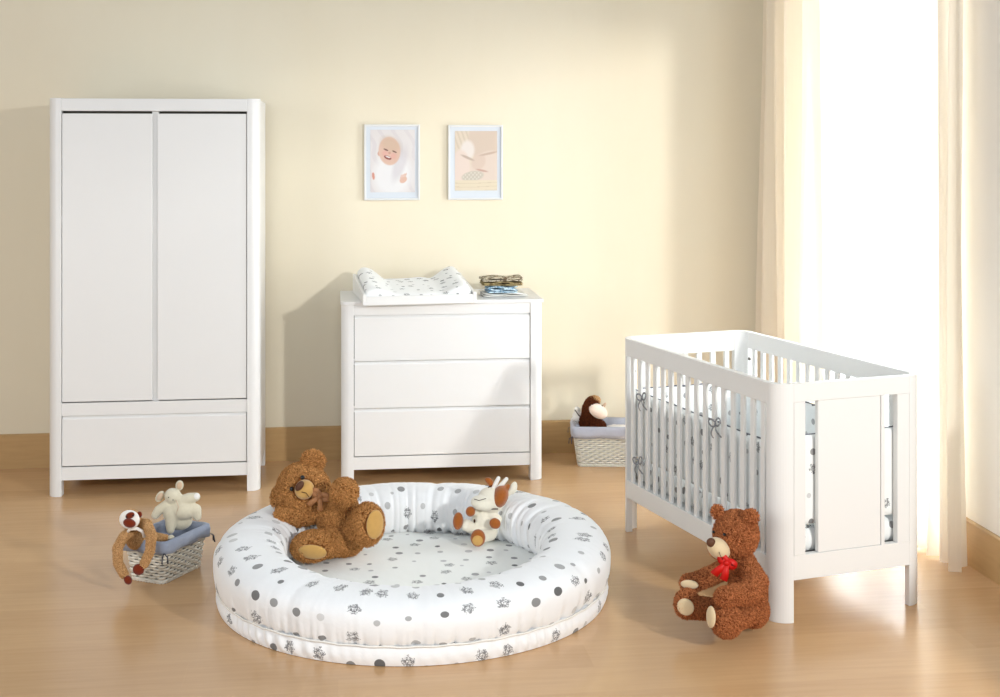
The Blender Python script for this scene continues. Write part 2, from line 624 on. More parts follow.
for z0, z1 in ((.143, .3745), (.378, .6085), (.612, .8370)):
    front_panel(PW + .003, DW - PW - .003, z0, z1, .004, .02, True).build('drawer', M['white'], dr, bevel=.0015)
for z in (.371, .605):
    MB().box(PW, DW - PW, .022, .05, z - .012, z + .012).build('divider_rail', M['white'], dr)

# changing tray on the chest
TX0, TY0, TW, TD, TA = .120, 6.474, .566, .50, R(5.0)
tr = empty('changing_tray', (TX0, TY0, DH + .001), TA, 'white open changing tray standing on the left of the chest of drawers', 'changing tray')
side = [(.070, 0), (TD, 0), (TD, .095), (TD - .06, .095), (.10, .050), (.0, .040), (.0, -.014), (.062, -.014), (.062, 0)]
for x0, x1 in ((0, .018), (TW - .018, TW)):
    MB().prism(side, x0, x1, 'x').build('side_board', M['white'], tr, bevel=.003)
MB().box(.018, TW - .018, 0, .018, -.014, .030).build('front_board', M['white'], tr, bevel=.002)
MB().box(.018, TW - .018, TD - .018, TD, 0, .066).build('back_board', M['white'], tr, bevel=.002)


def changing_mat():
    nx, ny = 70, 50
    W2, D2 = TW - .042, TD - .042
    x0, y0 = .021, .020

    def top(u, v):
        s = abs(2 * u - 1)
        bol = max(0, (s - .42) / .58)
        bol = math.sin(min(1, bol * 1.25) * PI / 2) ** 1.6 * (1 if bol < .8 else 1 - .35 * ((bol - .8) / .2) ** 2)
        front = min(1, v / .09); front = math.sin(front * PI / 2)
        back = min(1, (1 - v) / .06); back = math.sin(back * PI / 2) ** .5
        h = .024 + .046 * v ** .8 + bol * (.026 + .034 * v)
        h *= (.25 + .75 * front) * (.5 + .5 * back)
        h += .004 * math.sin(14 * u + 7 * v) * v + .006 * noise.noise(Vector((u * 7, v * 5, 2)))
        return h
    mb = MB()
    mb.grid(lambda i, j: (x0 + W2 * i / (nx - 1), y0 + D2 * j / (ny - 1), .004 + top(i / (nx - 1), j / (ny - 1))), nx, ny)
    n = nx * ny
    mb.grid(lambda i, j: (x0 + W2 * i / (nx - 1), y0 + D2 * j / (ny - 1), .002), nx, ny)
    edge = [i * ny for i in range(nx)] + [(nx - 1) * ny + j for j in range(1, ny)] + [i * ny + ny - 1 for i in range(nx - 2, -1, -1)] + [j for j in range(ny - 2, 0, -1)]
    for k in range(len(edge)):
        a, b = edge[k], edge[(k + 1) % len(edge)]
        mb.f.append((a, b, b + n, a + n)); mb.m.append(0)
    o = mb.build('changing_mat', M['print_tray'], None, smooth=True, uvf=lambda vi, co, p: (co.x, co.y + co.z * 1.2))
    o.location = (TX0, TY0, DH + .001); o.rotation_euler = (0, 0, TA)
    tag(o, 'padded changing mat with raised sides and grey animal print lying in the tray', 'changing mat')
    return o


changing_mat()


# folded cloths
def folded_cloth(loc, w_, d_, t, mat, label, rz, layers=3, seed=1):
    rs = np.random.default_rng(seed); ph = rs.uniform(0, 6.28, 6)
    root = empty('folded_cloth', loc, rz, label, 'cloth', 'folded cloths on the chest')
    lt = t / layers
    mb = MB()
    # one continuous zig-zag strip: thickness profile in (y,z), extruded along x
    for k in range(layers):
        z0 = k * lt
        nseg = 26
        def P(i, j, z0=z0, k=k):
            u = i / 23
            a = 2 * PI * j / nseg
            c, s_ = math.cos(a), math.sin(a)
            yy = (abs(c) ** .5) * (1 if c > 0 else -1) * d_ / 2 * (1 - .03 * ((k * 37) % 3))
            zz = z0 + lt / 2 + (abs(s_) ** .7) * (1 if s_ > 0 else -1) * lt / 2 * .98
            xx = -w_ / 2 + w_ * u + .004 * math.sin(a * 2 + ph[0] + k)
            e = min(u, 1 - u) * 2
            zz = z0 + lt / 2 + (zz - z0 - lt / 2) * (.45 + .55 * min(1, e * 9))
            zz += .0035 * math.sin(u * 9 + ph[k % 6]) * (k > 0)
            yy += .004 * math.sin(u * 7 + ph[(k + 2) % 6])
            return (xx, yy, zz)
        b = len(mb.v)
        mb.grid(P, 24, nseg, closev=True)
        mb.f.append(tuple(b + q for q in range(nseg))); mb.m.append(0)
        mb.f.append(tuple(b + 23 * nseg + q for q in range(nseg))); mb.m.append(0)
    mb.build('fabric', mat, root, smooth=True)
    return root


cx, cy = world(*(cs(502, 285, 6.78).xy)).xy
zc = DH + .001
SC = 'folded cloths on the chest'
folded_cloth((cx + .005, cy, zc), .225, .17, .018, M['towel'], 'white folded cloth, undermost of the small stack on the chest', R(2), 2, 2)
folded_cloth((cx - .008, cy - .012, zc + .0195), .150, .17, .034, cloth_mat('light_blue_print', (206, 226, 236), (120, 160, 190), 55, .52), 'light blue patterned folded cloth in the lower half of the stack', R(-1), 3, 3)
folded_cloth((cx - .004, cy, zc + .055), .205, .17, .020, cloth_mat('olive_brown_print', (178, 160, 116), (130, 112, 80), 40, .55), 'olive brown folded cloth second from the top of the stack', R(-2), 2, 4)
folded_cloth((cx - .004, cy, zc + .0765), .205, .165, .020, cloth_mat('brown_cream_print', (214, 204, 180), (122, 104, 82), 48, .52), 'brown and cream patterned folded cloth on top of the stack', R(1), 2, 5)


# ------------------------------------------------------------------ pictures
def ell(U, V, cu, cv, ru, rv, ang=0, soft=.15):
    c, s = math.cos(ang), math.sin(ang)
    x = (U - cu) * c + (V - cv) * s
    y = -(U - cu) * s + (V - cv) * c
    d = np.sqrt((x / ru) ** 2 + (y / rv) ** 2)
    return np.clip((1 - d) / soft + .5, 0, 1)


def lay(img, mask, col):
    c = np.array(srgb(*col)[:3])
    return img * (1 - mask[..., None]) + c * mask[..., None]


def smile_picture(U, V):      # V up, both 0..1 ; a baby in white asleep on white bedding
    img = np.ones(U.shape + (3,)) * np.array(srgb(240, 234, 232)[:3])
    img = lay(img, .5 * (np.sin(U * 21 + V * 9 + np.sin(V * 14)) > .55), (226, 218, 220))
    img = lay(img, ell(U, V, .5, .28, .42, .34, .1, .4), (250, 248, 248))
    img = lay(img, .5 * ell(U, V, .66, .45, .12, .3, -.5, .6), (216, 208, 214))
    img = lay(img, ell(U, V, .20, .62, .035, .04), (226, 178, 160))
    img = lay(img, ell(U, V, .43, .66, .245, .225, -.25, .1), (236, 200, 180))
    img = lay(img, .6 * ell(U, V, .46, .76, .22, .12, -.25, .7), (218, 190, 164))
    img = lay(img, .7 * ell(U, V, .33, .62, .07, .05, 0, .8), (238, 180, 168))
    img = lay(img, .7 * ell(U, V, .52, .58, .07, .05, 0, .8), (238, 180, 168))
    img = lay(img, ell(U, V, .35, .68, .055, .012, -.3), (120, 84, 74))
    img = lay(img, ell(U, V, .54, .65, .055, .012, -.3), (120, 84, 74))
    img = lay(img, .8 * ell(U, V, .43, .63, .028, .022, 0, .5), (214, 158, 142))
    img = lay(img, ell(U, V, .39, .555, .085, .03, -.25), (150, 70, 66))
    img = lay(img, ell(U, V, .395, .565, .06, .012, -.25), (248, 240, 236))
    img = lay(img, ell(U, V, .74, .20, .085, .05, .3), (236, 196, 176))
    for k in range(4):
        img = lay(img, ell(U, V, .69 + .035 * k, .245 + .01 * k, .014, .04, -.3), (238, 200, 182))
    img = lay(img, ell(U, V, .07, .26, .03, .06, .2), (226, 160, 140))
    return img


def closeup_picture(U, V):    # warm close-up of a sleeping baby's cheek against a hand
    img = np.ones(U.shape + (3,)) * np.array(srgb(236, 220, 200)[:3])
    img = lay(img, .6 * (np.sin(U * 60 + V * 30) > .3) * (V > .7) * (U < .5), (216, 200, 176))
    img = lay(img, ell(U, V, .76, .86, .44, .40, 0, .12), (228, 208, 190))
    img = lay(img, ell(U, V, .30, .68, .16, .16, .6, .4), (246, 236, 228))
    img = lay(img, ell(U, V, .80, .36, .44, .30, .2, .12), (238, 220, 206))
    img = lay(img, ell(U, V, .14, .38, .22, .30, 0, .2), (243, 224, 212))
    img = lay(img, ell(U, V, .56, .48, .17, .13, .4, .25), (232, 210, 194))
    img = lay(img, .8 * ell(U, V, .80, .62, .22, .02, .15, .5), (206, 178, 158))
    img = lay(img, .8 * ell(U, V, .30, .55, .16, .022, -.3, .5), (196, 172, 154))
    img = lay(img, .9 * ell(U, V, .64, .335, .14, .018, -.15, .5), (208, 168, 152))
    img = lay(img, ell(U, V, .42, .24, .26, .085, .1, .2), (214, 204, 188))
    img = lay(img, .8 * ((np.sin(U * 70) * np.sin(V * 90)) > .3) * ell(U, V, .42, .24, .24, .075, .1, .2), (238, 232, 218))
    img = lay(img, (V < .17) * 1.0, (240, 226, 200))
    img = lay(img, .6 * (np.abs(np.sin(V * 50 + np.sin(U * 5) * .4)) < .25) * (V < .17), (214, 196, 168))
    return img


def picture_frame(x, w_, z0, z1, paint, px, label):
    h = z1 - z0
    root = empty('picture_frame', (x + w_ / 2, BW - .001, z0), 0, label, 'picture', 'framed baby photographs')
    t, d = .010, .022
    m = MB()
    m.box(-w_ / 2, -w_ / 2 + t, -d, 0, 0, h).box(w_ / 2 - t, w_ / 2, -d, 0, 0, h)
    m.box(-w_ / 2 + t, w_ / 2 - t, -d, 0, 0, t).box(-w_ / 2 + t, w_ / 2 - t, -d, 0, h - t, h)
    m.build('frame', M['frame'], root, bevel=.0015)
    MB().box(-w_ / 2 + t, w_ / 2 - t, -.012, -.006, t, h - t).build('mount', M['mount'], root)
    x0, x1, y0, y1 = px
    nu, nv = 90, 126
    mb = MB().grid(lambda i, j: (x0 + (x1 - x0) * i / (nu - 1), -.0135, y0 + (y1 - y0) * j / (nv - 1)), nu, nv)
    p = mb.build('photograph', M['picture'], root, fix=False)
    U, V = np.meshgrid(np.linspace(0, 1, nu), np.linspace(0, 1, nv), indexing='ij')
    img = paint(U, V).reshape(-1, 3)
    at = p.data.color_attributes.new('ink', 'FLOAT_COLOR', 'POINT')
    at.data.foreach_set('color', np.concatenate([img * .80, np.ones((len(img), 1))], 1).ravel())
    return root


picture_frame(.140, .298, 1.384, 1.790, smile_picture, (-.117, .122, .042, .378), 'white framed photograph of a smiling baby lying on white bedding, left one of the pair')
picture_frame(.591, .296, 1.384, 1.788, closeup_picture, (-.112, .118, .050, .372), 'white framed close-up photograph of a sleeping baby face, right one of the pair')


# ------------------------------------------------------------------ crib
CA = R(20.5)
cl = cs(776.5, 622.5, 4.61)
cr_loc = world(.967, 4.612)
crib = empty('baby_crib', (cr_loc.x, cr_loc.y, 0), CA - YAW, 'white slatted baby crib with rounded corner posts standing by the window', 'crib')
CW, CL, CH, CR, CT = .630, 1.26, .84, .070, .027


def corner(cx_, cy_, a0, z0, z1, name='corner_post'):
    pts = []
    for k in range(13):
        a = a0 + (PI / 2) * k / 12
        pts.append((cx_ + CR * math.cos(a), cy_ + CR * math.sin(a)))
    for k in range(12, -1, -1):
        a = a0 + (PI / 2) * k / 12
        pts.append((cx_ + (CR - CT) * math.cos(a), cy_ + (CR - CT) * math.sin(a)))
    o = MB().prism(pts, z0, z1, 'z').build(name, M['crib'], crib, bevel=.0015)
    return o


corner(CR, CR, PI, 0, CH)
corner(CW - CR, CR, 1.5 * PI, 0, CH)
corner(CR, CL - CR, .5 * PI, 0, CH)
corner(CW - CR, CL - CR, 0, 0, CH)
# long sides
for x0 in (0, CW - CT):
    MB().box(x0, x0 + CT, CR, CL - CR, .765, CH).build('side_top_rail', M['crib'], crib, bevel=.002)
    MB().box(x0, x0 + CT, CR, CL - CR, .150, .226).build('side_bottom_rail', M['crib'], crib, bevel=.002)
    ns = 16
    for k in range(ns):
        y = CR + (CL - 2 * CR) * (k + .5) / ns
        MB().box(x0 + .007, x0 + .019, y - .013, y + .013, .224, .767).build('slat', M['crib'], crib, bevel=.002)
# near end: frame with two slots and a flush board
s0 = CR
MB().box(CR, CW - CR, 0, CT, .776, CH).build('end_top_rail', M['crib'], crib, bevel=.001)
MB().box(CR, CW - CR, 0, CT, .150, .236).build('end_bottom_rail', M['crib'], crib, bevel=.001)
MB().box(CR + .001, CR + .047, 0, CT, .2365, .7755).build('end_stile', M['crib'], crib, bevel=.001)
MB().box(CW - CR - .052, CW - CR - .001, 0, CT, .2365, .7755).build('end_stile', M['crib'], crib, bevel=.001)
MB().box(CR + .102, CR + .366, .003, CT - .003, .2365, .7755).build('end_board', M['crib'], crib, bevel=.003)
MB().box(CR + .3675, CR + .382, 0, CT, .2365, .7755).build('end_stile', M['crib'], crib, bevel=.001)
# far end: rails and flat bars
MB().box(CR, CW - CR, CL - CT, CL, .752, CH).build('end_top_rail', M['crib'], crib, bevel=.002)
MB().box(CR, CW - CR, CL - CT, CL, .150, .236).build('end_bottom_rail', M['crib'], crib, bevel=.002)
for k in range(7):
    x = CR + (CW - 2 * CR) * (k + .5) / 7
    MB().box(x - .012, x + .012, CL - CT + .006, CL - .006, .234, .754).build('slat', M['crib'], crib, bevel=.002)
MB().box(CT + .002, CW - CT - .002, CT + .006, CL - CT - .006, .196, .216).build('mattress_base', M['crib'], crib, bevel=.002)
for bx, by, bz in ((CT + .001, CL - CR - .020, .70), (CW - CT - .001, CL - CR - .015, .72), (CW - CT - .001, CR + .02, .72)):
    m = MB(); sx = 1 if bx < .3 else -1
    m.tube([(bx - sx * .004, by, bz), (bx + sx * .003, by, bz)], .0075, 10)
    m.build('bolt', M['bolt'], crib, smooth=False)

crib_M = Matrix.Translation((cr_loc.x, cr_loc.y, 0)) @ Matrix.Rotation(CA - YAW, 4, 'Z')


def soft_slab(name, x0, x1, y0, y1, z0, z1, mat, label, cat, puff=.01, plane='xy', seed=0, n=40, parentM=None, as_part=None):
    """cushion with rounded edges and slight waves"""
    mb = MB()
    bm = bmesh.new()
    bmesh.ops.create_cube(bm, size=1)
    bmesh.ops.subdivide_edges(bm, edges=bm.edges[:], cuts=n // 2, use_grid_fill=True)
    sx, sy, sz = x1 - x0, y1 - y0, z1 - z0
    dims = Vector((sx, sy, sz)); thin = min(dims)
    for v in bm.verts:
        p = v.co * 2
        c = Vector((p.x * sx / 2, p.y * sy / 2, p.z * sz / 2))
        r = thin * .48
        q = Vector([max(-d_ / 2 + r, min(d_ / 2 - r, cc)) for cc, d_ in zip(c, dims)])
        dv = c - q
        if dv.length > 1e-6: c = q + dv.normalized() * r
        nn = noise.noise(c * 6 + Vector((seed, 0, 0))) * puff
        ax = dims[:].index(thin)
        c[ax] += nn * (1 if c[ax] > 0 else .4)
        v.co = c
    me = bpy.data.meshes.new(name)
    bm.to_mesh(me); bm.free()
    me.uv_layers.new(name='print')
    uvl = me.uv_layers.active.data
    for p in me.polygons:
        nrm = p.normal
        for li in p.loop_indices:
            co = me.vertices[me.loops[li].vertex_index].co
            if abs(nrm.z) > .7: uvl[li].uv = (co.x + seed, co.y)
            elif abs(nrm.x) > abs(nrm.y): uvl[li].uv = (co.y + seed, co.z)
            else: uvl[li].uv = (co.x + seed * 1.3, co.z)
    ctr = Vector(((x0 + x1) / 2, (y0 + y1) / 2, (z0 + z1) / 2))
    if as_part is not None:
        o = link(name, me, mat, as_part, True); o.location = ctr - Vector(as_part.get('org', (0, 0, 0)))
    else:
        o = link(name, me, mat, None, True)
        o.matrix_world = parentM @ Matrix.Translation(ctr)
        tag(o, label, cat)
    return o


g = .004
soft_slab('mattress', CT + .008, CW - CT - .008, CT + .008, CL - CT - .008, .217, .327, M['print_crib'], 'printed mattress lying inside the white crib', 'mattress', .004, parentM=crib_M, seed=2)
# bumper: four padded panels with ties
bz0, bz1 = .329, .612
bp = empty('crib_bumper', (0, 0, 0), 0, 'padded bumper with grey animal print lining the inside of the crib', 'crib bumper')
bp.matrix_world = crib_M @ Matrix.Translation((CW / 2, CL / 2, bz0))
bp['org'] = (CW / 2, CL / 2, bz0)
th = .026
for nm, b in (('bumper_panel', (CT + g, CT + g + th, CT + g + th, CL - CT - g - th)), ('bumper_panel', (CW - CT - g - th, CW - CT - g, CT + g + th, CL - CT - g - th)),
              ('bumper_panel', (CT + g, CW - CT - g, CT + g, CT + g + th)), ('bumper_panel', (CT + g, CW - CT - g, CL - CT - g - th, CL - CT - g))):
    soft_slab(nm, b[0], b[1], b[2], b[3], bz0, bz1 + (.035 if (b[3] - b[2] < .1 and b[2] < .5) else 0), M['print_crib'], None, None, .006, seed=b[0] * 7 + b[2] * 3, as_part=bp)
# grey piping along the top edges
for pts in ([(CT + g + th / 2, .06, 0), (CT + g + th / 2, CL - .06, 0)], [(CW - CT - g - th / 2, .06, 0), (CW - CT - g - th / 2, CL - .06, 0)],
            [(.07, CT + g + th / 2, 0), (CW - .07, CT + g + th / 2, 0)], [(.07, CL - CT - g - th / 2, 0), (CW - .07, CL - CT - g - th / 2, 0)]):
    a, b = Vector(pts[0]), Vector(pts[1])
    m = MB()
    org = Vector(bp['org'])
    m.tube([a.lerp(b, k / 10) + Vector((0, 0, bz1 + .002 + (.035 if (pts[0][1] == pts[1][1] and pts[0][1] < .5) else 0) + .002 * math.sin(k * 2.1))) - org for k in range(11)], .003, 6)
    m.build('piping', M['ribbon_grey'], bp, smooth=True)
del bp['org']


def bow(parent, base, size, mat, name='tie', normal=(-1, 0, 0), up=(0, 0, 1), tails=1.0, width=.006):
    """flat ribbon bow: two loops and two tails"""
    nrm = Vector(normal).normalized(); up = Vector(up).normalized()
    sd = up.cross(nrm).normalized()
    m = MB()

    def strip(pts, w_):
        vs, fs = [], []
        for i, p in enumerate(pts):
            t = (pts[min(i + 1, len(pts) - 1)] - pts[max(i - 1, 0)]).normalized()
            s_ = t.cross(nrm).normalized()
            if s_.length < .1: s_ = up
            tw = w_[i] if isinstance(w_, list) else w_
            for q in (-1, 1):
                for e in (-.0008, .0008):
                    vs.append(p + s_ * tw * q + nrm * e)
        for i in range(len(pts) - 1):
            a = 4 * i; b = a + 4
            fs += [(a, a + 2, b + 2, b), (a + 1, b + 1, b + 3, a + 3), (a, b, b + 1, a + 1), (a + 2, a + 3, b + 3, b + 2)]
        m.add(vs, fs)
    B = Vector(base)
    for sgn in (-1, 1):
        pts = []
        for k in range(13):
            a = 2 * PI * k / 12
            pts.append(B + sd * sgn * size * (.5 - .5 * math.cos(a)) + up * size * .30 * math.sin(a) + up * size * .12 * (1 - math.cos(a)) + nrm * (.004 + .10 * size * math.sin(a / 2)))
        strip(pts, width)
        pts = []
        for k in range(9):
            t = k / 8
            pts.append(B + sd * sgn * size * .65 * t * (1 + .3 * math.sin(3 * t)) - up * size * 1.15 * t * tails + nrm * (.004 + .012 * math.sin(PI * t)))
        strip(pts, [width * (.8 + .5 * k / 8) for k in range(9)])
    kn = []
    bm = bmesh.new(); bmesh.ops.create_icosphere(bm, subdivisions=2, radius=width * .95)
    b0 = [B + nrm * .008 + Vector((v.co.x, v.co.y, v.co.z)) for v in bm.verts]
    fs = [tuple(v.index for v in f.verts) for f in bm.faces]
    bm.free()
    m.add(b0, fs)
    return m.build(name, mat, parent, smooth=True, fix=False)


for (y, z) in ((CL - .235, .612), (CL - .20, .335), (.41, .625)):
    bow(bp, Vector((-.004, y, z)) - Vector((CW / 2, CL / 2, bz0)), .045, M['tie_grey'], 'tie', (-1, 0, 0), (0, .25, 1), 1.0, .0034)
# pillow and quilt at the far end
soft_slab('pillow', .10, CW - .10, CL - .42, CL - .085, .331, .395, M['print_crib'], 'flat printed pillow at the far end inside the crib', 'pillow', .02, parentM=crib_M, seed=5)


# ------------------------------------------------------------------ round playpen cushion
NC = world(-.325, 4.968)
nest = empty('round_playpen', (NC.x, NC.y, 0), 0, 'large round white padded play nest with grey dot and animal print on the floor', 'playpen')
RO = .724      # outer radius of base
def nest_tube():
    nu, nv = 1000, 60
    rs = np.random.default_rng(4)
    seams = [R(a) for a in (20, 78, 128, 176, 232, 268, 322)]
    pucks = [(rs.uniform(0, 2 * PI), rs.uniform(.005, .020), rs.uniform(.3, 1)) for _ in range(230)]
    Rt, hw, hh, zc_ = .607, .131, .100, .147
    pos = {}

    def P(i, j):
        a = 2 * PI * i / nu
        b = 2 * PI * j / nv - PI / 2
        ca, sb = math.cos(b), math.sin(b)
        e = .82 - .34 * max(0, ca) * max(0, -sb) * 2
        x = hw * (abs(ca) ** e) * (1 if ca > 0 else -1)
        z = hh * (abs(sb) ** e) * (1 if sb > 0 else -1)
        crease = 0
        for s in seams:
            d = (a - s + PI) % (2 * PI) - PI
            crease += math.exp(-(d / .035) ** 2)
        pk = 0
        for (pa, pw, pd) in pucks:
            d = (a - pa + PI) % (2 * PI) - PI
            if abs(d) < .1: pk += pd * math.exp(-(d / pw) ** 2)
        near = max(0, -sb) ** .8 * 1.2 + max(0, -ca) * .6           # gathers by the seams below and inside
        k = 1 - .045 * crease - .050 * pk * (near + .12)
        k += .035 * noise.noise(Vector((math.cos(a) * 4, math.sin(a) * 4, b)))
        r = Rt + x * k
        lift = 1 - .20 * max(0, math.cos(a + PI / 2)) ** 1.5        # the ring is flatter on the near side
        return (r * math.cos(a), r * math.sin(a), max(.052, .052 + (zc_ + z * k - .052) * lift))
    mb = MB().grid(P, nu, nv, True, True)

    def uvf(vi, co, p):
        i, j = divmod(vi, nv)
        ids = list(p.vertices)
        ii = [q // nv for q in ids]; jj = [q % nv for q in ids]
        if max(ii) - min(ii) > 2 and i < 3: i += nu
        if max(jj) - min(jj) > 2 and j < 3: j += nv
        return (i / nu * 2 * PI * .68, j / nv * .70)
    return mb.build('padded_ring', M['print_nest'], nest, smooth=True, uvf=uvf)


nest_tube()


def nest_band():
    nu, nv = 720, 10
    rs = np.random.default_rng(8)
    am = rs.uniform(.2, 1, nu)

    def P(i, j):
        a = 2 * PI * i / nu
        v = j / (nv - 1)
        r = RO - .004 + .008 * math.sin(PI * v) + .0050 * math.sin(a * 105 + 4 * math.sin(a * 7) + 2 * v) * math.sin(PI * v) ** .6 * (0.55 + .45 * math.sin(a * 5 + 1)) 
        return (r * math.cos(a), r * math.sin(a), .002 + .062 * v)
    mb = MB().grid(P, nu, nv, True)
    # underside and top lips
    b = len(mb.v)
    def Q(i, j):
        a = 2 * PI * i / nu
        r = (RO - .004) * (1 - .12 * j)
        return (r * math.cos(a), r * math.sin(a), .064)
    mb.grid(Q, nu, 2, True)
    def Q2(i, j):
        a = 2 * PI * i / nu
        r = (RO - .004) * (1 - .999 * j)
        return (r * math.cos(a), r * math.sin(a), .002)
    mb.grid(Q2, nu, 2, True)
    n1 = nu * nv

    def uvf(vi, co, p):
        i = (vi // nv) if vi < n1 else ((vi - n1) // 2) % nu
        ii = [(q // nv) if q < n1 else ((q - n1) // 2) % nu for q in p.vertices]
        if max(ii) - min(ii) > 2 and i < 3: i += nu
        return (i / nu * 2 * PI * .74 + .33, co.z + .21)
    return mb.build('base_band', M['print_nest'], nest, smooth=True, uvf=uvf, fix=False)


nest_band()
mb = MB()
mb.tube([((RO + .001) * math.cos(2 * PI * k / 160), (RO + .001) * math.sin(2 * PI * k / 160), .0655 + .0015 * math.sin(k * 1.7)) for k in range(160)], .0035, 6, True)
mb.build('piping', M['towel'], nest, smooth=True)


def nest_floor():
    nr, na = 34, 120
    def P(i, j):
        r = .56 * i / (nr - 1); a = 2 * PI * j / na
        z = .083 + .006 * noise.noise(Vector((r * math.cos(a) * 5, r * math.sin(a) * 5, 1))) - .02 * (r / .56) ** 6
        return (r * math.cos(a), r * math.sin(a), z)
    mb = MB().grid(P, nr, na, False, True)
    b = len(mb.v)
    def P2(i, j):
        a = 2 * PI * j / na
        return (.56 * math.cos(a), .56 * math.sin(a), .063 if i == 0 else .062)
    mb.grid(P2, 2, na, False, True)
    return mb.build('inner_mat', M['print_mat'], nest, smooth=True, uvf=lambda vi, co, p: (co.x, co.y), fix=False)


nest_floor()


# ------------------------------------------------------------------ plush toys
def ico(center, radii, rot=None, sub=3):
    bm = bmesh.new(); bmesh.ops.create_icosphere(bm, subdivisions=sub, radius=1)
    Rm = rot if rot is not None else Matrix.Identity(3)
    vs = [Vector(center) + Rm @ Vector((v.co.x * radii[0], v.co.y * radii[1], v.co.z * radii[2])) for v in bm.verts]
    fs = [tuple(v.index for v in f.verts) for f in bm.faces]
    bm.free()
    return vs, fs


def rot_to(d):
    return Vector(d).normalized().to_track_quat('Z', 'Y').to_matrix()


def eul(x=0, y=0, z=0):
    from mathutils import Euler
    return Euler((R(x), R(y), R(z))).to_matrix()


def blobs_mesh(blobs, voxel=.006, smooth=6):
    mb = MB()
    for b in blobs:
        if b[0] == 'e':
            mb.add(*ico(b[1], b[2], b[3] if len(b) > 3 else None))
        else:
            pts, rads = b[1], b[2]
            for k in range(len(pts) - 1):
                p, q = Vector(pts[k]), Vector(pts[k + 1])
                n = max(2, int((p - q).length / (min(rads[k], rads[k + 1]) * .35)))
                for t in range(n + 1):
                    f = t / n
                    mb.add(*ico(p.lerp(q, f), (rads[k] * (1 - f) + rads[k + 1] * f,) * 3, None, 2))
    me = bpy.data.meshes.new('tmp')
    me.from_pydata(mb.v, [], mb.f)
    o = bpy.data.objects.new('tmp', me)
    COL.objects.link(o)
    r = o.modifiers.new('r', 'REMESH'); r.mode = 'VOXEL'; r.voxel_size = voxel
    s = o.modifiers.new('s', 'SMOOTH'); s.iterations = smooth; s.factor = .5
    dg = bpy.context.evaluated_depsgraph_get(); dg.update()
    out = bpy.data.meshes.new_from_object(o.evaluated_get(dg), depsgraph=dg)
    bpy.data.objects.remove(o); bpy.data.meshes.remove(me)
    out.materials.clear()
    return out


def furry(me, n, length, width, seed=0, curl=.8, avoid=None, down=.25):
    """adds short curved tufts to a mesh, with a per-tuft tint attribute"""
    rs = np.random.default_rng(seed)
    nv = len(me.vertices)
    co = np.empty(nv * 3); me.vertices.foreach_get('co', co); co = co.reshape(-1, 3)
    me.calc_loop_triangles()
    nt = len(me.loop_triangles)
    tri = np.empty(nt * 3, dtype=np.int32); me.loop_triangles.foreach_get('vertices', tri); tri = tri.reshape(-1, 3)
    A, B, C_ = co[tri[:, 0]], co[tri[:, 1]], co[tri[:, 2]]
    N = np.cross(B - A, C_ - A); ar = np.linalg.norm(N, axis=1); N /= ar[:, None] + 1e-12
    pick = rs.choice(nt, n, p=ar / ar.sum())
    u, v = rs.random(n), rs.random(n)
    f = u + v > 1; u[f], v[f] = 1 - u[f], 1 - v[f]
    P = A[pick] + u[:, None] * (B - A)[pick] + v[:, None] * (C_ - A)[pick]
    Nn = N[pick]
    if avoid:
        keep = np.ones(n, bool)
        for c, r in avoid:
            keep &= np.linalg.norm(P - np.array(c), axis=1) > r
        P, Nn = P[keep], Nn[keep]; n = len(P)
    rv = rs.normal(size=(n, 3))
    T = rv - (rv * Nn).sum(1)[:, None] * Nn; T /= np.linalg.norm(T, axis=1)[:, None]
    S = np.cross(Nn, T)
    L = length * rs.uniform(.6, 1.25, n)[:, None]
    w_ = width * rs.uniform(.7, 1.2, n)[:, None]
    dn = np.array([0, 0, -down])
    D1 = Nn + T * curl * .3; D1 /= np.linalg.norm(D1, axis=1)[:, None]
    D2 = Nn * .35 + T * curl + dn; D2 /= np.linalg.norm(D2, axis=1)[:, None]
    base = P - Nn * width * .3
    rings = []
    for cpt, k in ((base, 1.0), (P + D1 * L * .5, .8)):
        for a in range(3):
            an = 2 * PI * a / 3
            rings.append(cpt + (S * math.cos(an) + T * math.sin(an)) * w_ * .5 * k)
    tip = P + D1 * L * .5 + D2 * L * .55
    V = np.stack(rings + [tip], 1).reshape(-1, 3)
    idx = (nv + np.arange(n) * 7)[:, None]
    quads = np.concatenate([idx + np.array([[a, (a + 1) % 3, 3 + (a + 1) % 3, 3 + a]]) for a in range(3)], 1).reshape(-1, 4)
    tris = np.concatenate([idx + np.array([[3 + a, 3 + (a + 1) % 3, 6]]) for a in range(3)], 1).reshape(-1, 3)
    base_faces = [tuple(p.vertices) for p in me.polygons]
    out = bpy.data.meshes.new('fur')
    out.from_pydata(np.concatenate([co, V]).tolist(), [], base_faces + quads.tolist() + tris.tolist())
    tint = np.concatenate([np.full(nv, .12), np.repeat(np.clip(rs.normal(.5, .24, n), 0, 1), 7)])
    # tips a little lighter than roots
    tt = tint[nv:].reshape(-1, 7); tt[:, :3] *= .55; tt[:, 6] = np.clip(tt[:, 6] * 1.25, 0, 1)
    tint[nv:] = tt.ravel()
    at = out.attributes.new('tuft', 'FLOAT', 'POINT')
    at.data.foreach_set('value', tint.astype(np.float32))
    out.polygons.foreach_set('use_smooth', [True] * len(out.polygons))
    return out


def emb(name, shapes, mat, parent, smooth=True):
    mb = MB()
    for s in shapes: mb.add(*s)
    return mb.build(name, mat, parent, smooth=smooth, fix=False)


def toy_frame(px, py, d, z=None):
    """returns root position and a converter from photo measures at a depth to the toy's own axes"""
    o = cs(px, py, d)
    if z is not None: o.z = z
    w_ = world(o.x, o.y, o.z)
    def L(x, y, dd=0.0):
        return cs(x, y, d + dd) - o
    return w_, L


